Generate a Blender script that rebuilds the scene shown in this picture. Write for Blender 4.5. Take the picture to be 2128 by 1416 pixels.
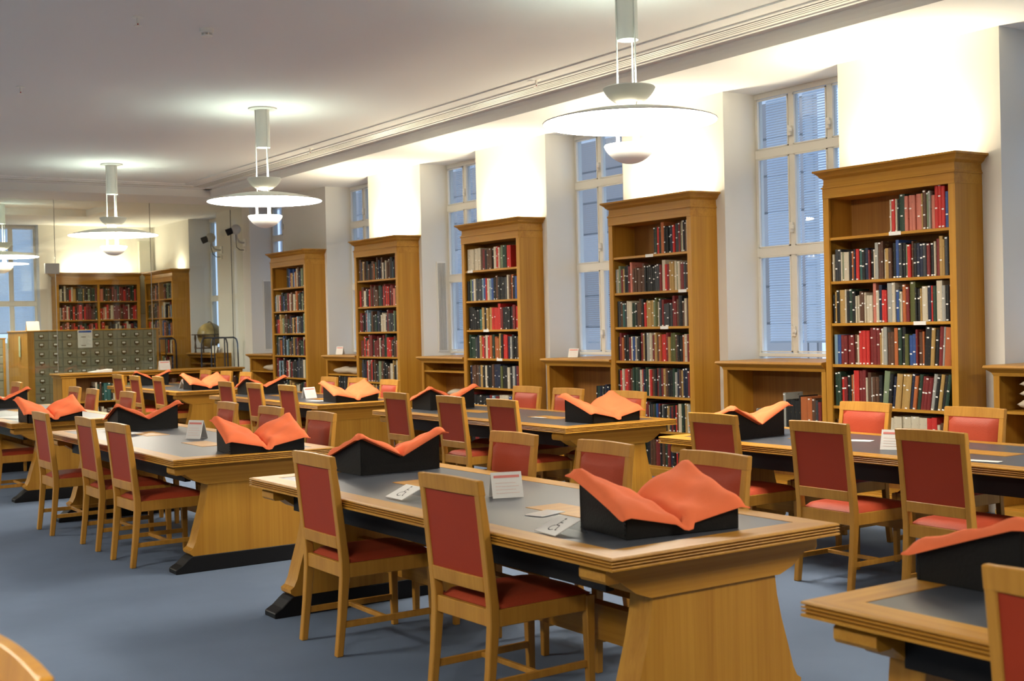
import bpy, bmesh, math, random
from mathutils import Matrix, Vector

for o in list(bpy.data.objects):
    bpy.data.objects.remove(o, do_unlink=True)
S = bpy.context.scene
COL = S.collection
rnd = random.Random(7)

# ------------------------------------------------------------------ camera, world, exposure
cam_d = bpy.data.cameras.new('camera'); cam = bpy.data.objects.new('camera', cam_d); COL.objects.link(cam)
yaw, pit, rol = math.radians(34.072), math.radians(-0.7215), math.radians(-1.3717)
fw = Vector((math.sin(yaw)*math.cos(pit), math.cos(yaw)*math.cos(pit), math.sin(pit)))
r0 = Vector((math.cos(yaw), -math.sin(yaw), 0)); u0 = r0.cross(fw)
rr = r0*math.cos(rol)+u0*math.sin(rol); uu = -r0*math.sin(rol)+u0*math.cos(rol)
cam.matrix_world = Matrix(((rr.x, uu.x, -fw.x, 0), (rr.y, uu.y, -fw.y, 0), (rr.z, uu.z, -fw.z, 1.58), (0, 0, 0, 1)))
cam_d.sensor_width = 36; cam_d.lens = 2614.7/2128*36; cam_d.clip_end = 200
cam_d.dof.use_dof = True; cam_d.dof.focus_distance = 8.5; cam_d.dof.aperture_fstop = 4.5
S.camera = cam
W = bpy.data.worlds.new('world'); S.world = W; W.use_nodes = True
bg = W.node_tree.nodes['Background']; bg.inputs[0].default_value = (0.58, 0.73, 1.0, 1); bg.inputs[1].default_value = 1.7
S.view_settings.view_transform = 'Standard'; S.view_settings.look = 'None'
S.view_settings.exposure = 0.0; S.view_settings.gamma = 1.0; S.view_settings.use_curve_mapping = False

PENDANT = 47.0      # glow given to reflector discs in place of bounced cup light; also lower lamps
CUP = 52.0          # radiance of the small lamps in the upper cups
UPLIGHT = 46.0      # watts of each bookcase uplighter

# ------------------------------------------------------------------ materials
MATS = {}
def mat(name, col, rough=.5, spec=.5, metal=0, emit=None, es=0, trans=0, nscale=0, namp=0, bump=0, bscale=200):
    if name in MATS: return MATS[name]
    m = bpy.data.materials.new(name); m.use_nodes = True; nt = m.node_tree; b = nt.nodes['Principled BSDF']
    b.inputs['Base Color'].default_value = (*col, 1); b.inputs['Roughness'].default_value = rough
    b.inputs['Specular IOR Level'].default_value = spec; b.inputs['Metallic'].default_value = metal
    if emit: b.inputs['Emission Color'].default_value = (*emit, 1); b.inputs['Emission Strength'].default_value = es
    if trans: b.inputs['Transmission Weight'].default_value = trans
    if nscale or bump:
        tc = nt.nodes.new('ShaderNodeTexCoord')
    if nscale:
        n = nt.nodes.new('ShaderNodeTexNoise'); n.inputs['Scale'].default_value = nscale; n.inputs['Detail'].default_value = 4
        nt.links.new(tc.outputs['Object'], n.inputs['Vector'])
        r = nt.nodes.new('ShaderNodeValToRGB'); r.color_ramp.elements[0].position = .3; r.color_ramp.elements[1].position = .7
        r.color_ramp.elements[0].color = (*[c*(1-namp) for c in col], 1); r.color_ramp.elements[1].color = (*[min(1, c*(1+namp)) for c in col], 1)
        nt.links.new(n.outputs['Fac'], r.inputs['Fac']); nt.links.new(r.outputs['Color'], b.inputs['Base Color'])
    if bump:
        n2 = nt.nodes.new('ShaderNodeTexNoise'); n2.inputs['Scale'].default_value = bscale; n2.inputs['Detail'].default_value = 3
        nt.links.new(tc.outputs['Object'], n2.inputs['Vector'])
        bp = nt.nodes.new('ShaderNodeBump'); bp.inputs['Strength'].default_value = bump; bp.inputs['Distance'].default_value = .01
        nt.links.new(n2.outputs['Fac'], bp.inputs['Height']); nt.links.new(bp.outputs['Normal'], b.inputs['Normal'])
    MATS[name] = m; return m

def wood(name, c0, c1, axis, rough=.38):
    m = bpy.data.materials.new(name); m.use_nodes = True; nt = m.node_tree; b = nt.nodes['Principled BSDF']
    b.inputs['Roughness'].default_value = rough; b.inputs['Specular IOR Level'].default_value = .28
    tc = nt.nodes.new('ShaderNodeTexCoord'); outs = []
    for k, (s_, l, det) in enumerate(((48, 1.1, 4), (7, .15, 1))):
        mp = nt.nodes.new('ShaderNodeMapping'); sc = [s_]*3; sc['xyz'.index(axis)] = l; mp.inputs['Scale'].default_value = sc
        nt.links.new(tc.outputs['Object'], mp.inputs['Vector'])
        n = nt.nodes.new('ShaderNodeTexNoise'); n.inputs['Scale'].default_value = 1.0; n.inputs['Detail'].default_value = det; n.inputs['Distortion'].default_value = .5 if k == 0 else 0
        nt.links.new(mp.outputs['Vector'], n.inputs['Vector']); outs.append(n.outputs['Fac'])
    mx = nt.nodes.new('ShaderNodeMath'); mx.operation = 'ADD'; nt.links.new(outs[0], mx.inputs[0]); nt.links.new(outs[1], mx.inputs[1])
    hf = nt.nodes.new('ShaderNodeMath'); hf.operation = 'MULTIPLY'; hf.inputs[1].default_value = .5; nt.links.new(mx.outputs[0], hf.inputs[0])
    r = nt.nodes.new('ShaderNodeValToRGB'); r.color_ramp.elements[0].position = .36; r.color_ramp.elements[1].position = .64
    r.color_ramp.elements[0].color = (*c0, 1); r.color_ramp.elements[1].color = (*c1, 1)
    nt.links.new(hf.outputs[0], r.inputs['Fac']); nt.links.new(r.outputs['Color'], b.inputs['Base Color'])
    bp = nt.nodes.new('ShaderNodeBump'); bp.inputs['Strength'].default_value = .05; bp.inputs['Distance'].default_value = .003
    nt.links.new(outs[0], bp.inputs['Height']); nt.links.new(bp.outputs['Normal'], b.inputs['Normal'])
    MATS[name] = m; return m

OAK0, OAK1 = (.39, .172, .018), (.52, .26, .034)
WX = wood('oak_grain_x', OAK0, OAK1, 'x'); WY = wood('oak_grain_y', OAK0, OAK1, 'y'); WZ = wood('oak_grain_z', OAK0, OAK1, 'z')
WCH = wood('chair_oak', (.41, .185, .026), (.53, .262, .042), 'z', .35)
WDK = wood('dark_oak_veneer', (.24, .10, .022), (.33, .15, .032), 'z', .5)  # darker oak tone for the back panels
PAINT = mat('white_wall_paint', (.80, .78, .72), .85, .2)
CEILP = mat('white_ceiling_paint', (.84, .83, .80), .9, .15)
CARPET = mat('blue_grey_carpet', (.148, .195, .285), .95, .08, nscale=1.3, namp=.10, bump=.5, bscale=420)
REDL = mat('red_leather', (.40, .058, .024), .5, .25, bump=.12, bscale=120)
REDB = mat('red_leather_back', (.33, .036, .012), .5, .22)
SLATE = mat('slate_blue_leather', (.060, .068, .084), .36, .5, bump=.06, bscale=160)
BLACK = mat('black_vinyl', (.006, .006, .006), .5, .22, bump=.1, bscale=90)
BLACKW = mat('black_painted_wood', (.007, .007, .008), .5, .25)
ORANGE = mat('orange_red_cloth', (.84, .185, .072), .85, .15, nscale=6, namp=.06, bump=.15, bscale=300)
LAMPW = mat('white_lamp_metal', (.88, .87, .80), .4, .4)
DISCU = mat('reflector_and_lamp_glow', (.9, .88, .82), .6, .3, emit=(1, .91, .76), es=PENDANT)
CUPL = mat('lamp_cup_light', (.9, .95, .9), .6, .3, emit=(.85, 1, .86), es=CUP)
FRAMEW = mat('cream_window_frame', (.86, .84, .77), .45, .4)
GREY = mat('grey_metal', (.30, .30, .29), .4, .5, .3)
DARK = mat('slot_shade_and_mat_black', (.01, .01, .01), .8, .2)  # black painted in for vent slot shade; also the trolley mat
WHITEP = mat('white_card', (.82, .81, .78), .7, .2)
PINKP = mat('pink_print', (.75, .25, .22), .7, .2)
INK = mat('black_ink', (.015, .015, .02), .7, .2)
BLUEP = mat('blue_print', (.05, .12, .42), .7, .2)
LINEN = mat('unbleached_linen', (.52, .44, .34), .9, .1, bump=.3, bscale=30)
CATG = mat('grey_green_steel', (.22, .21, .145), .5, .45, nscale=3, namp=.08)
CATD = mat('drawer_steel', (.25, .24, .165), .45, .45)
BRASS = mat('aged_brass', (.13, .095, .045), .4, .5, .6)
GLOBE = mat('old_globe_paper', (.33, .25, .09), .35, .5, nscale=6, namp=.5)
DKWOOD = mat('dark_turned_wood', (.05, .028, .015), .4, .5)
TROL = mat('dark_blue_paint', (.012, .02, .055), .4, .5)
CLEAR = mat('clear_acrylic', (.85, .87, .88), .1, .5)
def glassmat(name, tint, ior=1.5, rough=0.0, fac=1.0):
    m = bpy.data.materials.new(name); m.use_nodes = True; nt = m.node_tree
    for n in list(nt.nodes): nt.nodes.remove(n)
    out = nt.nodes.new('ShaderNodeOutputMaterial'); mx = nt.nodes.new('ShaderNodeMixShader'); lw = nt.nodes.new('ShaderNodeLayerWeight')
    pw = nt.nodes.new('ShaderNodeMath'); pw.operation = 'POWER'; pw.inputs[1].default_value = 5; fr = nt.nodes.new('ShaderNodeMath'); fr.operation = 'MULTIPLY_ADD'
    f0 = ((ior-1)/(ior+1))**2; fr.inputs[1].default_value = 1-f0; fr.inputs[2].default_value = f0; lw.inputs[0].default_value = .5
    nt.links.new(lw.outputs['Facing'], pw.inputs[0]); nt.links.new(pw.outputs[0], fr.inputs[0])
    t = nt.nodes.new('ShaderNodeBsdfTransparent'); g = nt.nodes.new('ShaderNodeBsdfGlossy')
    t.inputs[0].default_value = (*tint, 1); g.inputs['Roughness'].default_value = rough
    nt.links.new(fr.outputs[0], mx.inputs[0]); nt.links.new(t.outputs[0], mx.inputs[1]); nt.links.new(g.outputs[0], mx.inputs[2]); nt.links.new(mx.outputs[0], out.inputs[0])
    MATS[name] = m; return m
GLASS = glassmat('clear_glass', (.94, .96, .93)); PANE = glassmat('window_glass', (.9, .94, .98), 1.45)
ACR = glassmat('acrylic_holder', (.86, .89, .90), 1.8, .05)
def slatmat():
    m = bpy.data.materials.new('blind_slat'); m.use_nodes = True; nt = m.node_tree
    for n in list(nt.nodes): nt.nodes.remove(n)
    out = nt.nodes.new('ShaderNodeOutputMaterial'); mx = nt.nodes.new('ShaderNodeMixShader'); mx.inputs[0].default_value = .5
    d = nt.nodes.new('ShaderNodeBsdfDiffuse'); d.inputs[0].default_value = (.62, .66, .70, 1)
    t = nt.nodes.new('ShaderNodeBsdfTranslucent'); t.inputs[0].default_value = (.62, .68, .74, 1)
    nt.links.new(d.outputs[0], mx.inputs[1]); nt.links.new(t.outputs[0], mx.inputs[2]); nt.links.new(mx.outputs[0], out.inputs[0])
    return m
SLAT = slatmat()

# ------------------------------------------------------------------ mesh building
class MB:
    def __init__(s): s.v = []; s.f = []; s.m = []
    def add(s, vs, fs, mi=0):
        k = len(s.v); s.v += [tuple(p) for p in vs]; s.f += [tuple(i+k for i in f) for f in fs]; s.m += [mi]*len(fs); return s
    def box(s, x0, x1, y0, y1, z0, z1, mi=0):
        return s.add([(x0,y0,z0),(x1,y0,z0),(x1,y1,z0),(x0,y1,z0),(x0,y0,z1),(x1,y0,z1),(x1,y1,z1),(x0,y1,z1)],
                     [(3,2,1,0),(4,5,6,7),(0,1,5,4),(1,2,6,5),(2,3,7,6),(3,0,4,7)], mi)
    def prism(s, pts, axis, a, b, mi=0):
        # 2D outline extruded along an axis: x -> (y,z), y -> (x,z), z -> (x,y)
        def P(p, t): return {'x': (t, p[0], p[1]), 'y': (p[0], t, p[1]), 'z': (p[0], p[1], t)}[axis]
        n = len(pts); vs = [P(p, a) for p in pts]+[P(p, b) for p in pts]
        fs = [tuple(range(n-1, -1, -1)), tuple(range(n, 2*n))]+[(i, (i+1) % n, (i+1) % n+n, i+n) for i in range(n)]
        return s.add(vs, fs, mi)
    def hexa(s, p, mi=0):   # 8 corners, bottom ring then top ring
        return s.add(p, [(3,2,1,0),(4,5,6,7),(0,1,5,4),(1,2,6,5),(2,3,7,6),(3,0,4,7)], mi)
    def cyl(s, p0, p1, r0, r1=None, n=10, mi=0, cap=True):
        r1 = r0 if r1 is None else r1; p0 = Vector(p0); p1 = Vector(p1); d = (p1-p0).normalized()
        a = d.orthogonal().normalized(); b = d.cross(a)
        vs = [p0+(a*math.cos(t)+b*math.sin(t))*r0 for t in [2*math.pi*i/n for i in range(n)]]
        vs += [p1+(a*math.cos(t)+b*math.sin(t))*r1 for t in [2*math.pi*i/n for i in range(n)]]
        fs = [(i, (i+1) % n, (i+1) % n+n, i+n) for i in range(n)]
        if cap: fs += [tuple(range(n-1, -1, -1)), tuple(range(n, 2*n))]
        return s.add(vs, fs, mi)
    def tube(s, pts, r, n=8, mi=0):
        for a, b in zip(pts, pts[1:]): s.cyl(a, b, r, r, n, mi)
        return s
    def lathe(s, prof, n=32, c=(0, 0, 0), mi=0):
        vs = []; fs = []; k = len(prof)
        for i in range(n):
            t = 2*math.pi*i/n
            vs += [(c[0]+r*math.cos(t), c[1]+r*math.sin(t), c[2]+z) for r, z in prof]
        for i in range(n):
            j = (i+1) % n
            fs += [(i*k+q, j*k+q, j*k+q+1, i*k+q+1) for q in range(k-1)]
        return s.add(vs, fs, mi)
    def build(s, name, mats, parent=None, bevel=0, smooth=False, loc=None):
        me = bpy.data.meshes.new(name); me.from_pydata(s.v, [], s.f)
        if not isinstance(mats, (list, tuple)): mats = [mats]
        for m in mats: me.materials.append(m)
        if len(mats) > 1: me.polygons.foreach_set('material_index', s.m)
        bm = bmesh.new(); bm.from_mesh(me)
        bmesh.ops.remove_doubles(bm, verts=bm.verts, dist=1e-6)
        bmesh.ops.recalc_face_normals(bm, faces=bm.faces)
        if bevel:
            es = [e for e in bm.edges if len(e.link_faces) == 2 and e.calc_face_angle(0) > .6]
            bmesh.ops.bevel(bm, geom=es, offset=bevel, segments=1, affect='EDGES', clamp_overlap=True)
        bm.to_mesh(me); bm.free()
        if smooth: 
            for p in me.polygons: p.use_smooth = True
        me.update()
        return link(name, me, parent, loc)

def link(name, me, parent=None, loc=None):
    o = bpy.data.objects.new(name, me); COL.objects.link(o)
    if parent: o.parent = parent
    if loc: o.location = loc
    return o
def tag(o, label, cat=None, group=None, kind=None):
    o['label'] = label
    if cat: o['category'] = cat
    if group: o['group'] = group
    if kind: o['kind'] = kind
    return o
def thing(name, label, cat, loc=(0, 0, 0), rz=0, group=None):
    o = bpy.data.objects.new(name, None); COL.objects.link(o); o.location = loc; o.rotation_euler = (0, 0, rz)
    o.empty_display_size = .1
    return tag(o, label, cat, group)
def struct(o): o['kind'] = 'structure'; return o
def copy_tree(o, parent=None):
    c = o.copy(); COL.objects.link(c); c.parent = parent
    for ch in o.children: copy_tree(ch, c)
    return c
def smooth_by_angle(o, a=.6):
    me = o.data
    for p in me.polygons: p.use_smooth = True
    bm = bmesh.new(); bm.from_mesh(me)
    for e in bm.edges:
        if len(e.link_faces) == 2 and e.calc_face_angle(0) > a: e.smooth = False
    bm.to_mesh(me); bm.free(); return o

# ------------------------------------------------------------------ the room
XW, XF, ZC, ZS, YB = 8.70, 9.16, 3.95, 3.82, 26.35      # pier face, window plane, ceiling, soffit, back wall
X0, Y0 = -7.0, -4.0
YG = 21.4                                                # glass partition
struct(MB().box(X0-.2, 9.7, Y0-.2, 27.3, -.15, 0).build('floor', CARPET))
OPEN = [(4.55, 5.99), (7.613, 9.07), (10.637, 12.07), (13.60, 15.03), (16.56, 18.0), (19.60, 21.09), (22.69, 24.19)]
w = MB(); prev = Y0
for a, b in OPEN:
    w.box(XW, 9.24, prev, a, 0, ZS); w.box(XF-.03, 9.24, a, b, 0, 1.17); prev = b
w.box(XW, 9.24, prev, 27.3, 0, ZS)
struct(w.build('wall_right', PAINT))
wb = MB(); WX0, WX1 = 4.9, 6.36
wb.box(X0, WX0, YB, 27.0, 0, ZS); wb.box(WX1, 8.7, YB, 27.0, 0, ZS); wb.box(WX0, WX1, YB+.25, 27.0, 0, 1.45)
struct(wb.build('wall_back', PAINT))
struct(MB().box(X0-.2, X0, Y0, 27.0, 0, ZC).build('wall_left', PAINT))
struct(MB().box(X0, 9.45, Y0-.2, Y0, 0, ZC).build('wall_front', PAINT))
XB, YBm = 7.64, 20.15
c = MB().box(X0, XB, Y0, YBm, ZC, 4.1)
c.box(X0, 6.75, 22.3, 24.3, ZC, 4.1)
struct(c.build('ceiling', CEILP))
c = MB()
c.prism([(XB, ZS), (9.6, ZS), (9.6, 4.1), (XB-.02, 4.1), (XB-.02, 3.93), (XB-.006, 3.90), (XB, 3.86)], 'y', Y0, YBm)
c.box(X0, 9.6, YBm, 22.3, ZS, 4.1); c.box(6.75, 9.6, 22.3, 24.3, ZS, 4.1); c.box(X0, 9.6, 24.3, 27.3, ZS, 4.1)
struct(c.build('ceiling_soffit', CEILP))
# mouldings round the coffer
t = MB()
t.box(7.50, XB-.02, Y0, YBm, ZC-.010, ZC); t.box(6.98, 7.06, Y0, 19.55, ZC-.012, ZC); t.box(7.20, 7.24, Y0, 19.75, ZC-.012, ZC)
struct(t.build('trim_1', CEILP))
t = MB()
t.box(X0, 7.62, YBm-.14, YBm, ZC-.010, ZC); t.box(X0, 7.06, 19.49, 19.57, ZC-.012, ZC); t.box(X0, 7.24, 19.72, 19.76, ZC-.012, ZC)
struct(t.build('trim_2', CEILP))
# long slot diffusers in the ceiling
v = thing('ceiling_vent', 'long white slotted air vent running along the ceiling above windows', 'vent', (7.375, 0, ZC))
MB().box(-.085, .085, Y0, 19.85, -.004, 0).build('recess', DARK, v)  # flat black sheet standing in for the shade inside the slots
for k in range(4): MB().box(-.085+k*.0455, -.085+k*.0455+.0335, Y0, 19.85, -.005, -.003).build('slat', LAMPW, v)
v = thing('ceiling_vent', 'slotted air vent across the ceiling in front of glass partition', 'vent', (0, 19.88, ZC))
MB().box(X0, 7.40, -.07, .07, -.004, 0).build('recess', DARK, v)  # black sheet, shade between the slats put in as colour
for k in range(4): MB().box(X0, 7.40, -.07+k*.041, -.07+k*.041+.026, -.005, -.003).build('slat', LAMPW, v)

# ------------------------------------------------------------------ windows
def window(n, y0, y1, label, tilt, lift=0.0):
    """casement window in a recess of the right wall, seen from -X"""
    g = bpy.data.objects.new('window_%d' % n, None); COL.objects.link(g); g.location = (XF, y0, 0)
    g['kind'] = 'structure'; g['label'] = label
    L = y1-y0; zs = [1.20, 2.24, 3.215, 3.80]; ys = [0, .47, .94, L] if False else [0, L/3, 2*L/3, L]
    f = MB()
    for i, z in enumerate(zs):
        h = .045 if 0 < i < 3 else .035
        f.box(-.035, .045, 0, L, z-h if i else z, z+h if i < 3 else z+.02)
    for i, y in enumerate(ys):
        h = .034
        f.box(-.030, .04, max(0, y-h), min(L, y+h), zs[0], zs[-1])
    f.build('frame', FRAMEW, g, bevel=.004)
    for i in range(3):
        for j in range(3):
            a, b = ys[i]+.034, ys[i+1]-.034; p, q = zs[j]+.045, zs[j+1]-.045
            s = MB()   # each casement's slim inner rim
            for bx in ((a, a+.012, p, q), (b-.012, b, p, q), (a, b, p, p+.012), (a, b, q-.012, q)): s.box(-.038, -.02, bx[0], bx[1], bx[2], bx[3])
            s.build('sash', FRAMEW, g)
            MB().box(.0, .006, a, b, p, q).build('pane', PANE, g)
    for y, z in ((ys[2], 1.45), (ys[2], 2.46), (ys[2], 3.40), (ys[1], 3.40)):
        hd = MB(); hd.box(-.06, -.03, y-.018, y+.018, z-.05, z+.05); hd.box(-.075, -.06, y-.045, y-.005, z-.018, z+.018)
        hd.build('handle', FRAMEW, g, bevel=.004)
    for i in range(3):
        a, b = ys[i]+.02, ys[i+1]-.02; sl = MB(); z = 1.36+lift
        while z < 3.78:
            dz, dx = .0125*math.sin(tilt), .0125*math.cos(tilt)
            sl.add([(.11-dx, a, z-dz), (.11-dx, b, z-dz), (.11+dx, b, z+dz), (.11+dx, a, z+dz)], [(0, 1, 2, 3)])
            z += .0255
        sl.box(.10, .12, a, b, 1.335+lift, 1.35+lift)
        o = sl.build('blind', SLAT, g); o['kind'] = 'stuff'
    return g
WL = ['tall cream window in the recess at the right edge', 'tall cream window with drawn grey blinds left of nearest bookcase',
      'tall window behind second bookcase with open blinds and building outside', 'tall window left of third bookcase from the right',
      'narrow visible strip of window left of fourth bookcase', 'window strip seen beside the fifth bookcase', 'window strip above the globe']
for i, (a, b) in enumerate(OPEN):
    window(i+1, a, b, WL[i], 1.05 if i not in (2, 3) else (.18 if i == 2 else .75))
# window in the back wall
g = window(8, 0, WX1-WX0, 'blue dusk window with blinds in the far wall at left edge', 1.05, .3)
g.location = (WX1, YB+.30, 0); g.rotation_euler = (0, 0, math.pi/2)
# building seen across the light well
ob = MB(); BR = bpy.data.materials.new('pale_stone_blocks'); BR.use_nodes = True; nt = BR.node_tree
bt = nt.nodes.new('ShaderNodeTexBrick'); tc = nt.nodes.new('ShaderNodeTexCoord'); mp = nt.nodes.new('ShaderNodeMapping')
mp.inputs['Rotation'].default_value = (0, -math.pi/2, 0); mp.inputs['Rotation'].default_value = (math.pi/2, 0, math.pi/2)
bt.inputs['Color1'].default_value = (.46, .42, .38, 1); bt.inputs['Color2'].default_value = (.28, .24, .21, 1); bt.inputs['Mortar'].default_value = (.12, .11, .10, 1)
bt.inputs['Scale'].default_value = 1.0; bt.inputs['Brick Width'].default_value = .6; bt.inputs['Row Height'].default_value = .22; bt.inputs['Mortar Size'].default_value = .02
nt.links.new(tc.outputs['Object'], mp.inputs[0]); nt.links.new(mp.outputs[0], bt.inputs[0]); nt.links.new(bt.outputs[0], nt.nodes['Principled BSDF'].inputs[0])
tag(MB().box(15, 15.5, 14, 34, -3, 9).build('outside_building', BR), 'pale stone building seen through the open blinds', 'building')

# ------------------------------------------------------------------ glass partition at the far end
gp = bpy.data.objects.new('glass_partition', None); COL.objects.link(gp); gp.location = (0, YG, 0)
tag(gp, 'full-height frameless glass screen across the far end of room', 'partition')
xs = [8.69, 7.016, 5.42, 3.8, 2.2, .6, -1, -2.6, -4.2, -5.8, -7]
for a, b in zip(xs, xs[1:]):
    MB().box(b+.004, a-.004, -.006, .006, .012, ZS).build('pane', GLASS, gp)
for x in xs[1:4]:
    MB().box(x-.004, x+.004, -.005, .005, .012, ZS).build('joint', GREY, gp)
MB().box(xs[-1], xs[0], -.012, .012, 0, .012).build('floor_channel', GREY, gp)
ft = MB(); ft.box(5.25, 5.48, -.03, .03, 2.60, 2.77); ft.build('patch_fitting', GREY, gp, bevel=.004)
# wire hung on the pier
tag(MB().cyl((8.67, 21.9, 0.3), (8.67, 21.9, 3.8), .006).build('wall_cable', INK), 'thin dark cable running down the white pier', 'cable')

# ------------------------------------------------------------------ pendant lamps
def make_lamp():
    r = thing('pendant_lamp', '', 'lamp')
    MB().lathe([(0, 3.95), (.15, 3.95), (.15, 3.938), (.075, 3.932), (.0, 3.932)], 32).build('ceiling_plate', LAMPW, r)
    smooth_by_angle(MB().lathe([(.072, 3.94), (.072, 3.53), (.060, 3.53), (.060, 3.55), (0, 3.55)], 32).build('stem', LAMPW, r))
    rod = MB()
    for k in range(3):
        a = 2*math.pi*k/3+.5; x, y = .078*math.cos(a), .078*math.sin(a)
        MB().cyl((x, y, 3.02), (x, y, 3.94), .006, n=8).build('rod', LAMPW, r)
    for z0, nm in ((3.075, 'upper_cup'), (2.675, 'lower_cup')):
        pr = []
        for i in range(13):
            t = i/12*math.radians(68); R_ = .196; pr.append((R_*math.sin(t), z0+R_*(1-math.cos(t))))
        pi_ = [(max(0, q[0]-.006*(1 if q[0] else 0)), q[1]+.008) for q in reversed(pr)]
        cup = smooth_by_angle(MB().lathe(pr+pi_, 40).build(nm, LAMPW, r))
        MB().lathe([(0, z0+.088), (.150, z0+.088), (.150, z0+.080), (0, z0+.080)], 32).build('lamp_glass', CUPL if z0 > 3 else DISCU, cup)
    top = []; N = 14
    for i in range(N+1):
        q = .13+.87*i/N; top.append((.605*q, 2.965+.092*(1-q**2)))
    under = [(p[0]*.992, p[1]-.007-.004*(1-p[0]/.605)) for p in reversed(top)]
    d = smooth_by_angle(MB().lathe([under[-1]]+top+[(.605, 2.958)]+[under[0]], 64).build('disc', LAMPW, r))
    smooth_by_angle(MB().lathe(under, 64).build('reflector', DISCU, d))  # emits by itself, standing in for light bounced from the lower cup
    for k in range(3):
        a = 2*math.pi*k/3+.5; x, y = .085*math.cos(a), .085*math.sin(a)
        MB().cyl((x, y, 2.76), (x, y, 3.02), .012, n=8).build('lower_rod', LAMPW, r)
    return r
lamp = make_lamp()
LAMPS = [((5.60, 6.76), 'white saucer pendant lamp nearest the viewer, in front of windows'), ((5.38, 12.60), 'white saucer pendant lamp in the middle of the row'),
         ((5.27, 17.65), 'white saucer pendant lamp farthest away, near the glass partition'),
         ((4.91, 22.9), 'white saucer pendant lamp cut by left edge, behind the glass partition'), ((-.9, 22.9), 'added unseen saucer pendant lamp over left aisle, behind glass'),  # last one here and all below are unseen, added to light the room
         ((5.60, 1.3), 'added unseen saucer pendant lamp above the lower right table'),
         ((-.9, 1.3), 'added unseen saucer pendant lamp over the left aisle, nearest'), ((-.9, 6.76), 'added unseen saucer pendant lamp over left aisle, second'), ((-.9, 12.6), 'added unseen saucer pendant lamp over left aisle, third'), ((-.9, 17.65), 'added unseen saucer pendant lamp over left aisle, fourth')]
for i, ((x, y), lb) in enumerate(LAMPS):
    o = lamp if i == 0 else copy_tree(lamp)
    o.location = (x, y, 0); o.rotation_euler.z = .2*i; tag(o, lb, 'lamp', 'saucer pendant lamps')

# ------------------------------------------------------------------ bookcases
ZSH = [2.262, 1.885, 1.525, 1.172, .815, .465, .105]   # shelf tops
def bookcase(W_, label, loc, rz, divider=False, uplight=True):
    """local: front faces -Y, x across, back at y=.345; rotated into place"""
    b = thing('bookcase', label, 'bookcase', loc, rz, 'tall oak bookcases')
    D = .345; st = .062
    for x in (0, W_-.03): MB().box(x, x+.03, .02, D, 0, 2.60).build('side_panel', WZ, b)
    MB().box(0, st, 0, .02, 0, 2.60).build('stile', WZ, b); MB().box(W_-st, W_, 0, .02, 0, 2.60).build('stile', WZ, b)
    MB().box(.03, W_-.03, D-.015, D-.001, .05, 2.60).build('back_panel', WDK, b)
    MB().box(0, W_, -.006, D, 2.60, 2.69).build('rail', WX, b, bevel=.002)
    MB().box(-.008, W_+.008, -.014, D, 2.685, 2.70).build('bead', WX, b, bevel=.003)
    # frieze and projecting cornice, mitred at both ends
    cor = MB(); prof = [(-.004, 2.70), (-.006, 2.765), (.020, 2.785), (.028, 2.80), (.050, 2.82), (.062, 2.826), (.062, 2.842), (.0, 2.842)]
    n = len(prof); vs = []
    for e, z in prof: vs += [(-e, -e, z), (W_+e, -e, z), (W_+e, D, z), (-e, D, z)]
    fs = []
    for i in range(n-1):
        for k in range(4): fs.append((i*4+k, i*4+(k+1) % 4, (i+1)*4+(k+1) % 4, (i+1)*4+k))
    fs.append((3, 2, 1, 0))
    cor.add(vs, fs); cor.box(0, W_, 0, D, 2.70, 2.715); cor.build('cornice', WX, b)
    MB().box(0, W_, -.012, .02, 0, .085).build('plinth', WX, b, bevel=.004)
    for z in ZSH: MB().box(.03, W_-.03, .012, D-.015, z-.024, z).build('shelf', WX, b, bevel=.002)
    if divider: MB().box(W_/2-.02, W_/2+.02, .008, D-.016, .1, 2.60).build('divider', WZ, b)
    return b
BC = [(6.164, 7.505), (9.19, 10.48), (12.16, 13.44), (15.10, 16.39), (18.07, 19.41)]
BN = ['nearest the right edge', 'second from the right', 'third from the right', 'fourth from the right', 'fifth from the right']
R90 = -math.pi/2   # local -Y front -> world -X
for i, (a, b_) in enumerate(BC):
    bookcase(b_-a, 'tall oak bookcase with cornice, %s, against the window wall' % BN[i], (8.355, b_, 0), R90)
bookcase(25.91-24.22, 'tall double oak bookcase behind the card catalogue, side-on beside globe', (8.355, 25.91, 0), R90, True)
bookcase(1.70, 'wide oak bookcase facing us on the far wall', (6.58, 26.0, 0), 0, True)

def uplighter(x, y, ln, rz, label, watts):
    u = thing('uplighter', label, 'lamp', (x, y, 2.715), rz, 'uplighters on bookcase tops')
    m = MB(); m.prism([(-.05, 0), (.05, 0), (.06, .06), (.052, .06), (.044, .008), (-.044, .008), (-.052, .06), (-.06, .06)], 'x', -ln/2, ln/2)
    m.build('trough', LAMPW, u)
    ld = bpy.data.lights.new('tube_light', 'AREA'); ld.shape = 'RECTANGLE'; ld.size = ln-.06; ld.size_y = .05; ld.energy = watts; ld.color = (1, .90, .66)
    lo = bpy.data.objects.new('tube_light', ld); COL.objects.link(lo); lo.parent = u; lo.location = (0, 0, .064); lo.rotation_euler = (math.pi, 0, 0)
    return u
UPL = ['nearest', 'second', 'third', 'fourth']
for i in range(4):
    a, b_ = BC[i]; uplighter(8.53, (a+b_)/2, .85, math.pi/2, 'white trough uplighter hidden on top of the %s bookcase' % UPL[i], UPLIGHT)
uplighter(8.53, 24.65, .3, math.pi/2, 'trough uplighter on the far side-on bookcase', UPLIGHT*.13)
uplighter(7.5, 26.18, 1.3, 0, 'trough uplighter on the far wall bookcase', UPLIGHT*.62)

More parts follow.
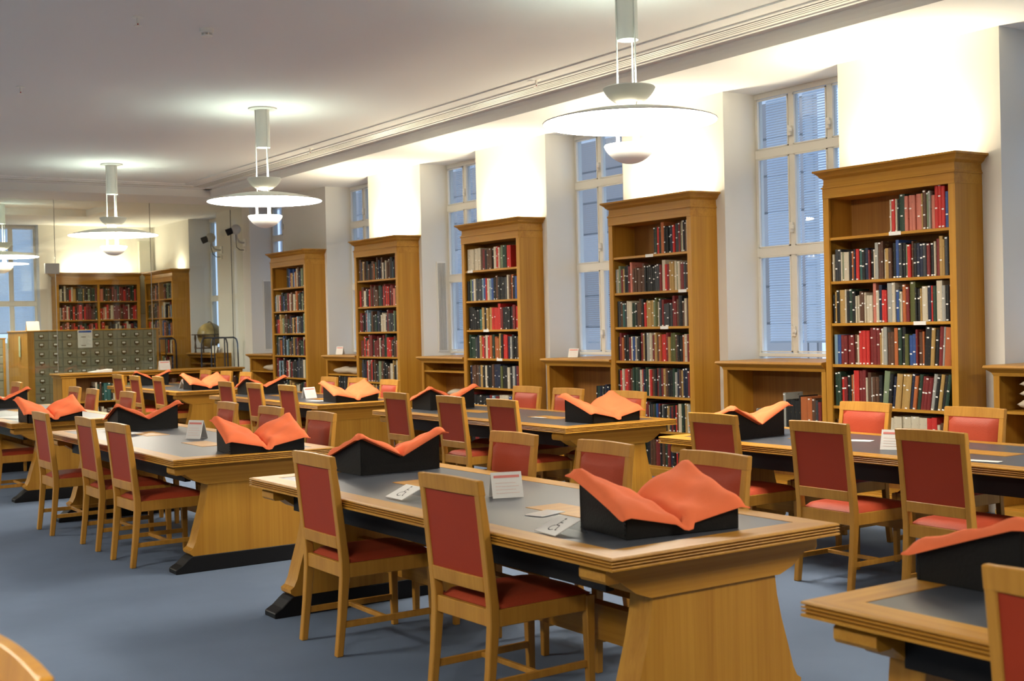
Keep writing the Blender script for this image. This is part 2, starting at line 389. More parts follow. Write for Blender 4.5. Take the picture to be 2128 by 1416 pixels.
# ------------------------------------------------------------------ books
PAL = dict(r=('bright red', (.50, .025, .02)), m=('maroon', (.17, .018, .018)), p=('salmon pink', (.52, .17, .12)), g=('dark green', (.018, .045, .028)), G=('olive green', (.085, .095, .025)),
           e=('sage green', (.17, .22, .13)), b=('blue', (.03, .075, .24)), n=('navy', (.012, .018, .045)), k=('black', (.010, .011, .012)), w=('cream', (.55, .49, .37)), y=('tan', (.40, .25, .08)),
           o=('orange brown', (.40, .11, .03)), N=('brown', (.095, .042, .022)), s=('light grey', (.33, .33, .30)), l=('light blue', (.19, .29, .36)), t=('teal', (.03, .11, .10)), c=('charcoal', (.04, .044, .05)))
BMAT = {}
for k, (nm, col) in PAL.items():
    m = bpy.data.materials.new('book_cloth_'+nm.replace(' ', '_')); m.use_nodes = True; nt = m.node_tree; bs = nt.nodes['Principled BSDF']
    bs.inputs['Roughness'].default_value = .55; bs.inputs['Specular IOR Level'].default_value = .35
    tc = nt.nodes.new('ShaderNodeTexCoord'); mp = nt.nodes.new('ShaderNodeMapping'); mp.inputs['Scale'].default_value = (130, 20, 55)
    ns = nt.nodes.new('ShaderNodeTexNoise'); ns.inputs['Scale'].default_value = 1; ns.inputs['Detail'].default_value = 1
    nt.links.new(tc.outputs['Object'], mp.inputs[0]); nt.links.new(mp.outputs[0], ns.inputs[0])
    rp = nt.nodes.new('ShaderNodeValToRGB'); rp.color_ramp.elements[0].position = .68; rp.color_ramp.elements[1].position = .74
    rp.color_ramp.elements[0].color = (*col, 1); dark = sum(col) > .6
    rp.color_ramp.elements[1].color = (*([q*.45 for q in col] if dark else [min(1, q*.6+a) for q, a in zip(col, (.16, .13, .06))]), 1)
    nt.links.new(ns.outputs['Fac'], rp.inputs[0]); nt.links.new(rp.outputs[0], bs.inputs[0])
    BMAT[k] = m
PAGES = mat('book_pages', (.50, .44, .33), .9, .1)
def book_shape(mb, w_, h, d, mi_c, mi_p, M=None):
    """rounded-spine book: spine at y=0 (towards -Y), width x, height z"""
    e = min(.004, w_*.2); pts = [(0, d), (0, .006), (w_*.2, .001), (w_*.5, -.001), (w_*.8, .001), (w_, .006), (w_, d)]
    k = len(mb.v)
    n = len(pts); vs = [(p[0], p[1], 0) for p in pts]+[(p[0], p[1], h) for p in pts]
    # boards and spine
    fs = [(i, i+1, i+1+n, i+n) for i in range(n-1)]
    vs += [(e, .007, h-.005), (w_-e, .007, h-.005), (w_-e, d-.004, h-.005), (e, d-.004, h-.005)]
    fs_p = [(2*n, 2*n+1, 2*n+2, 2*n+3)]
    rim = [(n, n+1, 2*n, 2*n+3), (n+1, n+2, n+3, n+4, n+5, 2*n+1, 2*n), (n+5, n+6, 2*n+2, 2*n+1), (n+6, n, 2*n+3, 2*n+2)]
    bot = [tuple(range(n))]
    if M is not None: vs = [tuple(M @ Vector(p)) for p in vs]
    mb.add(vs, fs+rim+bot, mi_c)
    mb.v += []; mb.f += [tuple(i+k for i in f) for f in fs_p]; mb.m += [mi_p]
LABM = MB().box(-.5, .5, -.001, .001, -.5, .5)
lab_me = None
def parse(row):
    out = []
    for tk in row.split():
        c = tk[0]; wd = {'+': 1.65, '-': .55}.get(tk[1], 1.0); h = int(tk[-1]); out.append((c, wd, (.172+h*.0195)))
    return out
def place_row(row, x0, x1, z, y, lean=None, jitter=True):
    """returns list of (colour, width, height, x, lean) filling x0..x1"""
    bk = parse(row); tot = sum(b[1] for b in bk); u = (x1-x0)/tot; x = x0; res = []
    for i, (c, wd, h) in enumerate(bk):
        wv = wd*u; res.append((c, wv*.965, h+rnd.uniform(-.006, .006), x+wv*.0175, (lean(i) if lean else 0), rnd.uniform(.0, .018))); x += wv
    return res
ORD = ['first', 'second', 'third', 'fourth', 'fifth', 'sixth', 'seventh', 'eighth', 'ninth', 'tenth', 'eleventh', 'twelfth', 'thirteenth', 'fourteenth', 'fifteenth', 'sixteenth', 'seventeenth', 'eighteenth', 'nineteenth', 'twentieth']
ORD += ['twenty-'+o for o in ORD[:9]]+['thirtieth']+['thirty-'+o for o in ORD[:9]]+['fortieth', 'forty-first', 'forty-second']
SHN = ['top', 'second', 'third', 'fourth', 'fifth', 'sixth', 'lowest']
stuff = MB(); PK = list(PAL); PI = {k: i for i, k in enumerate(PK)}; NPG = len(PK); NLB = len(PK)+1
label_mesh = [None]
def put_books(rows, loc, rz, z, case, shelf, single):
    Mw = Matrix.Translation(loc) @ Matrix.Rotation(rz, 4, 'Z')
    for i, (c, wv, h, x, ln, dy) in enumerate(rows):
        d = min(.23, .14+h*.28)
        M = Mw @ Matrix.Translation((x, .028+dy, z+.0005)) @ Matrix.Rotation(ln, 4, 'Y')
        if single:
            mb = MB(); book_shape(mb, wv, h, d, 0, 1)
            me = bpy.data.meshes.new('book'); me.from_pydata(mb.v, [], mb.f); me.materials.append(BMAT[c]); me.materials.append(PAGES); me.polygons.foreach_set('material_index', mb.m); me.update()
            o = link('book', me); o.matrix_world = M
            sz = 'thick ' if wv > .05 else 'slim ' if wv < .024 else ''
            tag(o, '%s%s book, %s from left on %s shelf of %s' % (sz, PAL[c][0], ORD[i], shelf, case), 'book', 'books in the nearer cases')
            if label_mesh[0] is None:
                lm = bpy.data.meshes.new('spine_label'); q = MB().box(-.5, .5, -.0016, 0, -.5, .5); lm.from_pydata(q.v, [], q.f); lm.materials.append(WHITEP); label_mesh[0] = lm
            for zz in (rnd.uniform(.36, .74), .965, .035):
                if rnd.random() < (.72 if .3 < zz < .9 else .3):
                    l = link('spine_label', label_mesh[0], o); l.location = (wv/2, -.0008, h*zz); l.scale = (min(wv*.75, .02), 1, .011)
        else:
            book_shape(stuff, wv, h, d, PI[c], NPG, M)
            for zz in (rnd.uniform(.36, .72), .96, .04):
                if rnd.random() < (.6 if zz < .8 and zz > .1 else .25):
                    hw = min(wv*.35, .010); zc = h*zz
                    stuff.add([tuple(M @ Vector(p)) for p in ((wv/2-hw, -.003, zc-.006), (wv/2+hw, -.003, zc-.006), (wv/2+hw, -.003, zc+.006), (wv/2-hw, -.003, zc+.006))], [(0, 1, 2, 3)], NLB)
B1 = ["w-5 r5 w-5 k-5 g+7 p6 p6 p6 p+6 y-6 N7 e-6 s-7 p5 r9 r9 r8 b6 y-7",
      "w-3 c5 c5 w-4 e-4 w+4 k4 o-4 n-5 r5 t5 k4 n5 m-4 k4 w-4 s7 N7 N-7 w-4 y4 N4 k6 b7 c6 k6 e-5 r5 N-6 k5 n5 n5 c5 m5 k5 w-5 m6 y7 y-6 c7 N7",
      "k-4 y-5 k6 y+6 w-6 k5 g6 k5 w-3 w-3 N5 N-4 w-4 w3 w3 p8 w5 n7 r5 r-5 s+8 w8 b5 e-4 w-4 o7 m6 G+8 k-5 k5 y-5 w+6 n6 r-6 g6 w+8 s6 k6 m6",
      "l4 b4 m4 m4 m4 m4 N4 w-4 r6 r6 r6 m7 m7 m7 y-5 w-7 s7 N5 N5 o7 g7 k7 G4 b4 b4 m-6 N5 o-5 k+7 y7 k6 m7 s-7 o+7 o6",
      "g6 g6 r4 m4 k5 o-5 w-5 r+7 m7 m7 w-4 N6 s-4 N4 N4 k5 e+7 k6 n5 y+6 y6 y+6 n6 o5 g6 m5 m5 m5 s6 k5 y6 k6 g6",
      "N3 w4 r4 k4 y4 g4 n4 w4 w4 w-3 w3 w5 w5 w+6 w+6 w+6 w+6 r6 r6 w-3 N4 k4 m4"]
B2 = ["k5 g5 r5 c-5 g-5 o+7 k5 k5 k5 n5 r5 c+6 m6 e-6 w-7 k7 N6 w-7 N7",
      "s-4 w-4 e6 m4 y4 k5 k6 m5 p7 N4 N4 N4 N4 N-4 N6 k5 k5 k5 k4 k4 c5 c5 m5 w+7 r5 m5 y6 y6 w6 e-6 w6 m+5 c5 N5 k5",
      "c+5 N5 t4 c4 w5 w+5 g4 g4 k4 N4 N6 k6 r4 y5 y5 y-5 y5 e5 G6 w-4 c6 m5 c3 c3 c3 c3 m7 m4 N5 k+7 N4 w5 N5 r7",
      "n4 m6 o4 k5 k5 m4 w4 b4 w-4 c4 k4 m6 y6 k-6 s+6 w6 m5 y6 N5 o5 r5 r5 m6 y4 G6 G6 N5 k5 k4 o5 w5 m5 w4",
      "k5 r4 w5 r5 r5 m5 N5 g6 g+6 k6 w5 r-5 n5 g6 w5 r5 N5 k5 m6 c6 m6 y6 N6 k5 k5 g6 s4 n6 N5 y5 n6 n6 m5 k5",
      "s4 c5 k4 y4 y-4 n4 m4 k5 r5 N5 w+6 g6 k5 y6 w6 s5 m+6 w-4 k6 c5 N5 g5 b5 m5 k4 s5 c5 k4 y4 y-4 n4 m4 k5 r5 N5 w+6 g6 k5 y6 w6 s5 m+6",
      "k5 N5 c5 k5 m5 g5 k5 w5 N5 g+5 k5 k5 N5 N5 m+5 k5 N5 g5 m5 n5 k5 r5 k5 w5 N5 c5 k5 m5"]
B3 = ["w+5 w+5 w+5 w5 N4 m4 k4 N4 N4 k4 w5 r5 w-4 e5 g+5 r+5", "k4 e5 b5 w5 c5 c5 c5 l5 b5 r-5 w5 l5 b5 k5 N6 k5 k5 k5 c5 w6 N6 o6 k5 b5 b5",
      "k6 k6 k5 k4 k4 t4 y5 k5 y5 y5 r5 r5 r5 r7 m5 k5 k5 k5 k5 m6 r5 r5", "g6 g5 g5 c5 n6 y6 r5 m5 w6 r6 o6 g6 o5 o4 y7 k6 r6 r6 n5 s5 k6 k5 N5 N5",
      "n5 N5 N5 N5 c5 y5 k5 w5 k5 k5 N6 n6 n6 n6 G5 k5 k5 w4 k5 s5 n5 m5 N5", "m6 k4 k4 k4 k4 n4 m4 l4 m4 w5 w5 w5 b4 r4 w4 k4", "k5 m5 k5 n5 g5 k5 N5 k5 m5 c5 k5 g5"]
def rrow(n, pool): return ' '.join(rnd.choice(pool)+rnd.choice(['', '', '', '+', '-'])+str(rnd.randint(3, 7)) for _ in range(n))
GEN = 'kkkkNNmmrggnccywwoeblyN'
REDS = 'rrmmmkkpNwg'
lean5 = lambda i: 0 if i < 16 else .10+.004*(i-16)
for s_, row in enumerate(B1):
    Wd = 1.341; a = .515 if s_ == 0 else .0
    put_books(place_row(row, .065+a*1.2, Wd-.065-(.02 if s_ == 4 else 0)-(.045 if s_ == 4 else 0), ZSH[s_], 0, lean5 if s_ == 4 else (lambda i: .07 if i > 27 else 0) if s_ == 3 else None), (8.355, BC[0][1], 0), R90, ZSH[s_], 'the bookcase nearest right edge', SHN[s_], True)
for s_, row in enumerate(B2):
    Wd = BC[1][1]-BC[1][0]; a = .53 if s_ == 0 else 0
    put_books(place_row(row, .065+a*1.15, Wd-.065, ZSH[s_], 0), (8.355, BC[1][1], 0), R90, ZSH[s_], 'the second bookcase from right', SHN[s_], s_ < 3)
for s_, row in enumerate(B3):
    Wd = BC[2][1]-BC[2][0]
    put_books(place_row(row, .065, Wd-.065-(.18 if s_ == 0 else 0), ZSH[s_], 0), (8.355, BC[2][1], 0), R90, ZSH[s_], '', '', False)
for q in (3, 4):
    Wd = BC[q][1]-BC[q][0]
    for s_ in range(7):
        a = .45 if (q == 4 and s_ == 0) else 0
        pool = GEN if not (q == 3 and s_ in (1, 3)) else REDS
        put_books(place_row(rrow(26 if not a else 14, pool), .065+a*1.1, Wd-.065, ZSH[s_], 0), (8.355, BC[q][1], 0), R90, ZSH[s_], '', '', False)
for s_ in range(7):
    for h_ in (0, 1):
        put_books(place_row(rrow(15, GEN), .07+h_*.82+(.15 if s_ in (0, 3) else 0), .82+h_*.80, ZSH[s_], 0), (8.355, 25.91, 0), R90, ZSH[s_], '', '', False)
        put_books(place_row(rrow(18, REDS if (s_+h_) % 3 else 'kgewwnmrykc'), .07+h_*.81, .82+h_*.81, ZSH[s_], 0), (6.58, 26.0, 0), 0, ZSH[s_], '', '', False)
# paper shelf-edge labels
for (bi, z, f, nm) in ((0, 2.262, .56, 'top'), (0, 1.525, .73, 'third'), (1, 2.262, .50, 'top'), (1, 1.885, .88, 'second'), (1, 1.525, .66, 'third'), (2, 2.262, .14, 'top'), (2, 1.525, .40, 'third'), (2, 1.172, .62, 'fourth')):
    a, b_ = BC[bi]; y = b_-f*(b_-a)
    tag(MB().box(8.3635, 8.3665, y-.06, y+.06, z-.026, z+.004).build('shelf_label', WHITEP), 'white paper strip on the %s shelf edge of bookcase %s' % (nm, BN[bi]), 'label', 'shelf edge labels')

# ------------------------------------------------------------------ low cases beneath the windows
LOW = [(4.62, 5.90, 'at right edge, with folded linen cushions'), (7.57, 8.85, 'between the two nearest bookcases, holding big brown books'), (10.53, 11.75, 'left of second bookcase, with dark books at one end'),
       (13.50, 14.62, 'left of third bookcase with a linen cushion'), (16.46, 17.54, 'left of the fourth bookcase'), (19.48, 20.55, 'left of the fifth bookcase'), (22.1, 23.55, 'under the globe')]
def low_case(y0, y1, label, shelves):
    L = y1-y0
    b = thing('low_bookcase', 'low oak window-sill bookcase '+label, 'bookcase', (8.42, y1, 0), R90, 'low cases under windows')
    D = .72
    for x in (0, L-.03): MB().box(x, x+.03, .015, D, 0, 1.11).build('side_panel', WZ, b)
    MB().box(0, .05, 0, .015, 0, 1.11).build('stile', WZ, b); MB().box(L-.05, L, 0, .015, 0, 1.11).build('stile', WZ, b)
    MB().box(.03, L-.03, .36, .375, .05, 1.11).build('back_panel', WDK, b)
    tp = MB(); prof = [(0, 1.10), (.010, 1.125), (.034, 1.145), (.05, 1.155), (.058, 1.165), (.052, 1.182), (0, 1.187)]
    vs = []; fs = []
    for e, z in prof: vs += [(-e, -e, z), (L+.0, -e, z), (L+.0, D+.02, z), (-e, D+.02, z)]
    for i in range(len(prof)-1):
        for k in range(4): fs.append((i*4+k, i*4+(k+1) % 4, (i+1)*4+(k+1) % 4, (i+1)*4+k))
    fs.append((3, 2, 1, 0)); q = (len(prof)-1)*4; fs.append((q, q+1, q+2, q+3))
    tp.add(vs, fs); tp.build('top', WX, b)
    MB().box(0, L, -.008, .02, 0, .08).build('plinth', WX, b)
    for z in shelves: MB().box(.03, L-.03, .012, .36, z-.022, z).build('shelf', WX, b)
    return b
SHV = [(.835, .56, .10), (.50, .10), (.62, .10), (1.0, .66, .10), (.90, .60, .10), (.90, .60, .1), (1.0, .85, .6, .1)]
for (a, b_, lb), sh in zip(LOW, SHV): low_case(a, b_, lb, sh)
# big volumes in the case below the nearest window
bx = 8.42; rows = [('s', .03, .40), ('k', .055, .34), ('k', .055, .34), ('k', .05, .335), ('k', .02, .38), ('o', .075, .37), ('o', .06, .365), ('N', .04, .36), ('c', .03, .345), ('m', .035, .33)]
lst = []; x = .74
for c, wv, h in rows: lst.append((c, wv*.96, h, x, 0, .0)); x += wv
put_books([l for l in lst], (8.42, 8.85, 0), R90, .50, 'the low window case', 'upper', True)
for (x, z) in ((.36, .50), (.70, .50)):
    be = MB(); be.box(0, .004, .02, .16, 0, .24); be.box(0, .10, .02, .16, 0, .003)
    o = be.build('bookend', mat('grey_bookend', (.33, .35, .33), .4, .5)); o.matrix_world = Matrix.Translation((8.42, 8.85, 0)) @ Matrix.Rotation(R90, 4, 'Z') @ Matrix.Translation((x, .05, z+.0005))
    tag(o, 'grey metal bookend %s in the low window case' % ('standing alone' if x < .5 else 'holding the big books'), 'bookend', 'grey bookends')
for loc, L0, n, z in (((8.42, 11.75, 0), .86, 11, .62),):
    put_books(place_row('k5 g5 n5 c5 k5 n6 n5 k5 m5 g5', L0, 1.19, z, 0), loc, R90, z, '', '', False)
put_books(place_row('k5 k5 c5 k5 m5 k5 n5 k5 g5 k5', .35, 1.05, .6, 0), (8.42, 17.54, 0), R90, .60, '', '', False)

def cushion_mesh(name, lx, ly, h, mt, seed):
    rg = random.Random(seed); n = 14; m = MB(); vs = []; fs = []
    for s_ in (1, -1):
        for i in range(n+1):
            for j in range(n+1):
                u, v_ = i/n*2-1, j/n*2-1
                pil = ((1-u**4)*(1-v_**4))**.6
                z = s_*h*.5*pil+h*.5+.012*pil*math.sin(5*u+seed)*math.cos(4*v_)
                pin = 1-.06*(1-abs(u)**2)*(abs(v_) > .95)-.0
                vs.append((u*lx/2*(1-.07*(1-u*u)*0-.06*(1-v_*v_)*(abs(u))), v_*ly/2*(1-.06*(1-u*u)*abs(v_)), max(.0, z)))
    N = (n+1)**2
    for s_ in (0, 1):
        for i in range(n):
            for j in range(n):
                q = s_*N+i*(n+1)+j; fs.append((q, q+1, q+n+2, q+n+1) if s_ else (q, q+n+1, q+n+2, q+1))
    m.add(vs, fs); return m
def linen(x, y, z, lb, k, sx=.34, sy=.46, h=.10):
    o = cushion_mesh('linen_cushion', sx, sy, h, LINEN, k).build('linen_cushion', LINEN, smooth=True); o.location = (x, y, z); o.rotation_euler.z = .05*k
    tag(o, lb, 'cushion', 'linen cushions in the low cases')
linen(8.63, 5.52, .836, 'lowest folded linen cushion in the right edge case', 1); linen(8.63, 5.50, .925, 'middle linen cushion stacked in the right edge case', 2, h=.085); linen(8.63, 5.50, 1.0, 'topmost linen cushion stacked in the right edge case', 3, h=.08)
linen(8.63, 13.85, .661, 'linen cushion in low case beside third bookcase', 1); linen(8.63, 16.75, .901, 'linen cushion in low case beside fourth bookcase', 2)
linen(8.63, 17.15, .901, 'linen cushion far end of case beside fourth bookcase', 4); linen(8.63, 19.85, .901, 'linen cushion in low case beside fifth bookcase', 3)

# ------------------------------------------------------------------ reading tables
TW, TL, TH = 1.158, 3.243, .76
def make_table():
    r = thing('reading_table', '', 'table')
    # top with reeded edge: stack of stepped slabs, open in the middle for the leather
    top = MB(); hw = TW/2
    prof = [(-.010, TH), (-.002, .757), (0, .752), (-.002, .7495), (-.011, .7485), (-.011, .7445), (-.002, .7435), (0, .741), (-.002, .7385), (-.011, .7375), (-.011, .7335), (-.002, .7325), (0, .730), (-.002, .7275), (-.011, .7265), (-.011, .7225), (-.002, .7215), (0, .719), (0, .713), (-.03, .711)]
    vs = []; fs = []
    for e, z in prof: vs += [(-hw-e, -e, z), (hw+e, -e, z), (hw+e, TL+e, z), (-hw-e, TL+e, z)]
    n = len(prof)
    for i in range(n-1):
        for k in range(4): fs.append((i*4+k, i*4+(k+1) % 4, (i+1)*4+(k+1) % 4, (i+1)*4+k))
    fs.append(tuple((n-1)*4+k for k in (3, 2, 1, 0)))
    top.add(vs, fs)
    top.build('top_edge', WY, r)
    B = .118; bx0, by0 = hw-.010, .010
    # four border boards, mitred
    o = [(-bx0, by0), (bx0, by0), (bx0, TL-by0), (-bx0, TL-by0)]; i_ = [(-hw+B, B+.02), (hw-B, B+.02), (hw-B, TL-B-.02), (-hw+B, TL-B-.02)]
    for k in range(4):
        k2 = (k+1) % 4; z0, z1 = .745, TH
        MB().hexa([(*o[k], z0), (*o[k2], z0), (*i_[k2], z0), (*i_[k], z0), (*o[k], z1), (*o[k2], z1), (*i_[k2], z1), (*i_[k], z1)]).build('border_board', WX if k % 2 == 0 else WY, r)
    MB().box(i_[0][0], i_[1][0], i_[0][1], i_[2][1], .745, TH-.0015).build('leather_inset', SLATE, r)
    for a, b in ((-.84, -.40), (.40, .84)):
        MB().box(-.095, .095, TL/2+a, TL/2+b, .75, TH+.0008).build('inlay', WX, r)
    ap = MB()
    for x in (-.42, .38): ap.box(x, x+.04, .24, TL-.24, .585, .712)
    ap.build('apron', BLACKW, r)
    MB().box(-.03, .03, .2, TL-.2, .24, .39).build('stretcher', WY, r)
    # end trestles
    sl = [(.42, .105), (.445, .125), (.448, .145), (.425, .160), (.405, .20), (.385, .27), (.345, .40), (.322, .50), (.312, .58)]
    br = [(.33, .575), (.40, .600), (.455, .637), (.475, .652), (.48, .648), (.53, .648), (.54, .660), (.54, .690), (.53, .702), (.52, .7115)]
    ftp = [(.545, 0), (.545, .03), (.50, .055), (.46, .09), (.435, .108)]
    for y0 in (.10, TL-.10-.13):
        s = smooth_by_angle(MB().prism([(-x, z) for x, z in reversed(sl)]+[(x, z) for x, z in sl], 'y', y0, y0+.13).build('trestle', WZ, r), .5)
        smooth_by_angle(MB().prism([(-x, z) for x, z in reversed(br)]+[(x, z) for x, z in br], 'y', y0-.012, y0+.142).build('bracket', WX, s), .5)
        f = MB().prism([(-x, z) for x, z in reversed(ftp)]+[(x, z) for x, z in ftp], 'y', y0-.005, y0+.135); f.build('foot', BLACKW, s, bevel=.004)
    return r
TABLES = dict(A=(3.283, 3.415, 'the centre foreground table'), D=(3.283, 7.92, 'the second table along left aisle'), E=(3.283, 12.425, 'the table cut by the left edge'), I=(3.283, 16.93, 'the hidden table far left'),
              B=(6.437, 3.59, 'the table before the nearest bookcase'), F=(6.437, 7.942, 'the middle table of window row'), G=(6.437, 12.447, 'the third table of window row'), H=(6.437, 16.95, 'the farthest window-side table'), C=(3.299, -.683, 'the table at lower right corner'))
TLAB = dict(A='long oak reading table in the centre foreground with two wheelchair cards', D='long oak reading table left of centre behind the foreground table', E='long oak reading table cut off by the left edge', I='oak reading table mostly hidden at far left behind book cradles',
            B='long oak reading table at right, before the nearest bookcase', F='long oak reading table in the middle of the window row', G='long oak reading table third along the window row', H='farthest oak reading table, before the low counter', C='oak reading table corner at the lower right of frame')
table = make_table()
for i, (k, (x, y, ph)) in enumerate(TABLES.items()):
    o = table if i == 0 else copy_tree(table)
    o.location = (x, y, 0); tag(o, TLAB[k], 'table', 'oak reading tables with slate leather tops')

# ------------------------------------------------------------------ chairs
def make_chair():
    r = thing('reading_chair', '', 'chair')
    def post(y):
        # side outline of a rear leg that runs up into the back
        back = [(0.0, 0), (.022, .20), (.036, .38), (.036, .46), (.022, .62), (.004, .80), (-.014, .968)]
        front = [(.034, 0), (.060, .20), (.080, .38), (.080, .46), (.062, .62), (.040, .80), (.014, .968)]
        return MB().prism(back+front[::-1], 'y', y-.0185, y+.0185)
    for y in (-.2065, .2065): smooth_by_angle(post(y).build('leg', WCH, r, bevel=.004), .5)
    for y in (-.212, .212):
        MB().hexa([(.528, y-.014, 0), (.560, y-.014, 0), (.560, y+.014, 0), (.528, y+.014, 0), (.518, y-.020, .44), (.562, y-.020, .44), (.562, y+.020, .44), (.518, y+.020, .44)]).build('leg', WCH, r, bevel=.003)
    sf = MB()
    sf.box(.045, .068, -.19, .19, .375, .445); sf.box(.530, .556, -.195, .195, .375, .445)
    for y in (-.222, .196): sf.box(.07, .525, y, y+.026, .375, .445)
    sf.build('seat_frame', WCH, r, bevel=.003)
    # seat cushion
    n = 12; vs = []; fs = []
    for i in range(n+1):
        for j in range(n+1):
            u, v_ = i/n*2-1, j/n*2-1; z = .446+.034*((1-u**6)*(1-v_**6))**.5
            vs.append((.315+u*.245, v_*.215, z))
    for i in range(n):
        for j in range(n): q = i*(n+1)+j; fs.append((q, q+n+1, q+n+2, q+1))
    m = MB().add(vs, fs); m.box(.075, .555, -.205, .205, .435, .447); smooth_by_angle(m.build('seat', REDL, r), .7)
    # rails of the back follow the rake
    def bx(z): return .036-(z-.46)*.098
    def rail(z0, z1, yw, curve, name, topround=0, th=.030):
        n = 8; vs = []; fs = []
        for i in range(n+1):
            y = -yw+2*yw*i/n; cx = -curve*(1-(y/yw)**2); zz = z1+topround*(1-(y/yw)**2)
            a0, a1 = bx(z0)+cx, bx(z1)+cx
            vs += [(a0, y, z0), (a0+th, y, z0), (a1+th-.004, y, zz), (a1, y, zz)]
        for i in range(n):
            for k in range(4): fs.append((i*4+k, i*4+(k+1) % 4, (i+1)*4+(k+1) % 4, (i+1)*4+k))
        fs += [(3, 2, 1, 0), tuple(n*4+k for k in range(4))]
        return MB().add(vs, fs).build(name, WCH, r, bevel=.003)
    rail(.905, .966, .226, .006, 'top_rail', .006, .034)
    rail(.515, .575, .19, .004, 'lower_rail')
    # upholstered panel: flat behind, padded towards the sitter
    n = 10; vs = []; fs = []; yw = .190
    for i in range(n+1):
        for j in range(n+1):
            v_, u = j/n*2-1, i/n*2-1; z = .574+(.908-.574)*(i/n); pad = .028*((1-u**6)*(1-v_**6))**.5
            vs.append((bx(z)+.026+pad-.003*(1-v_*v_), v_*yw, z))
    for i in range(n):
        for j in range(n): q = i*(n+1)+j; fs.append((q, q+1, q+n+2, q+n+1))
    p = smooth_by_angle(MB().add(vs, fs).build('back_pad', REDL, r), .8)
    m = MB(); m.hexa([(bx(.574)+.007, -yw, .574), (bx(.574)+.028, -yw, .574), (bx(.574)+.028, yw, .574), (bx(.574)+.007, yw, .574), (bx(.908)+.007, -yw, .908), (bx(.908)+.028, -yw, .908), (bx(.908)+.028, yw, .908), (bx(.908)+.007, yw, .908)])
    m.build('back_panel', REDB, r)
    for y in (-.209, .209): MB().box(.03, .535, y-.009, y+.009, .135, .165).build('stretcher', WCH, r, bevel=.002)
    MB().box(.27, .29, -.20, .20, .139, .161).build('stretcher', WCH, r, bevel=.002)
    return r
chair = make_chair()
NEAR = dict(A=[(2.650, 5.70), (2.650, 4.40)], D=[(2.50, 10.47), (2.58, 9.49), (2.57, 8.66)], E=[(2.58, 12.86)], F=[(5.70, 10.40), (5.70, 9.42), (5.70, 8.60)], B=[(5.66, 6.06), (5.60, 5.10), (5.54, 4.27)],
            G=[(5.70, 14.70), (5.74, 13.90), (5.74, 12.97)], H=[(5.72, 19.15), (5.68, 18.20), (5.78, 17.48)], C=[(2.662, 1.68)])
FAR = dict(A=[(3.99, 5.90), (4.0, 5.08), (4.01, 4.28)], D=[(4.05, 10.39), (4.04, 9.44), (4.03, 8.49)], E=[(4.04, 15.20), (4.03, 14.43), (4.08, 13.30)], I=[(3.95, 17.73)], F=[(7.07, 10.20), (7.07, 9.52), (7.07, 8.63)],
           B=[(7.08, 6.00), (7.08, 5.10)], G=[(7.08, 14.65), (7.13, 13.97), (7.08, 13.04)], H=[(7.23, 19.47), (7.23, 18.57), (7.22, 17.76)])
first = True
def put_chair(x, y, rz, lb):
    global first
    o = chair if first else copy_tree(chair); first = False
    o.location = (x, y, 0); o.rotation_euler = (0, 0, rz); tag(o, lb, 'chair', 'oak chairs with red leather'); return o
PO = {1: ['only'], 2: ['left', 'right'], 3: ['left', 'middle', 'right']}
for k, l in NEAR.items():
    for i, (x, y) in enumerate(l):
        put_chair(x, y, rnd.uniform(-.03, .03), 'red leather oak chair turned away, %s one at %s' % (PO[len(l)][i], TABLES[k][2]))
for k, l in FAR.items():
    for i, (x, y) in enumerate(l):
        put_chair(x, y, math.pi+rnd.uniform(-.03, .03), 'padded red oak chair facing us, %s one at %s' % (PO[len(l)][i], TABLES[k][2]))
put_chair(.552, 2.56, math.pi+.02, 'blurred oak and red leather chair back at the lower left corner')

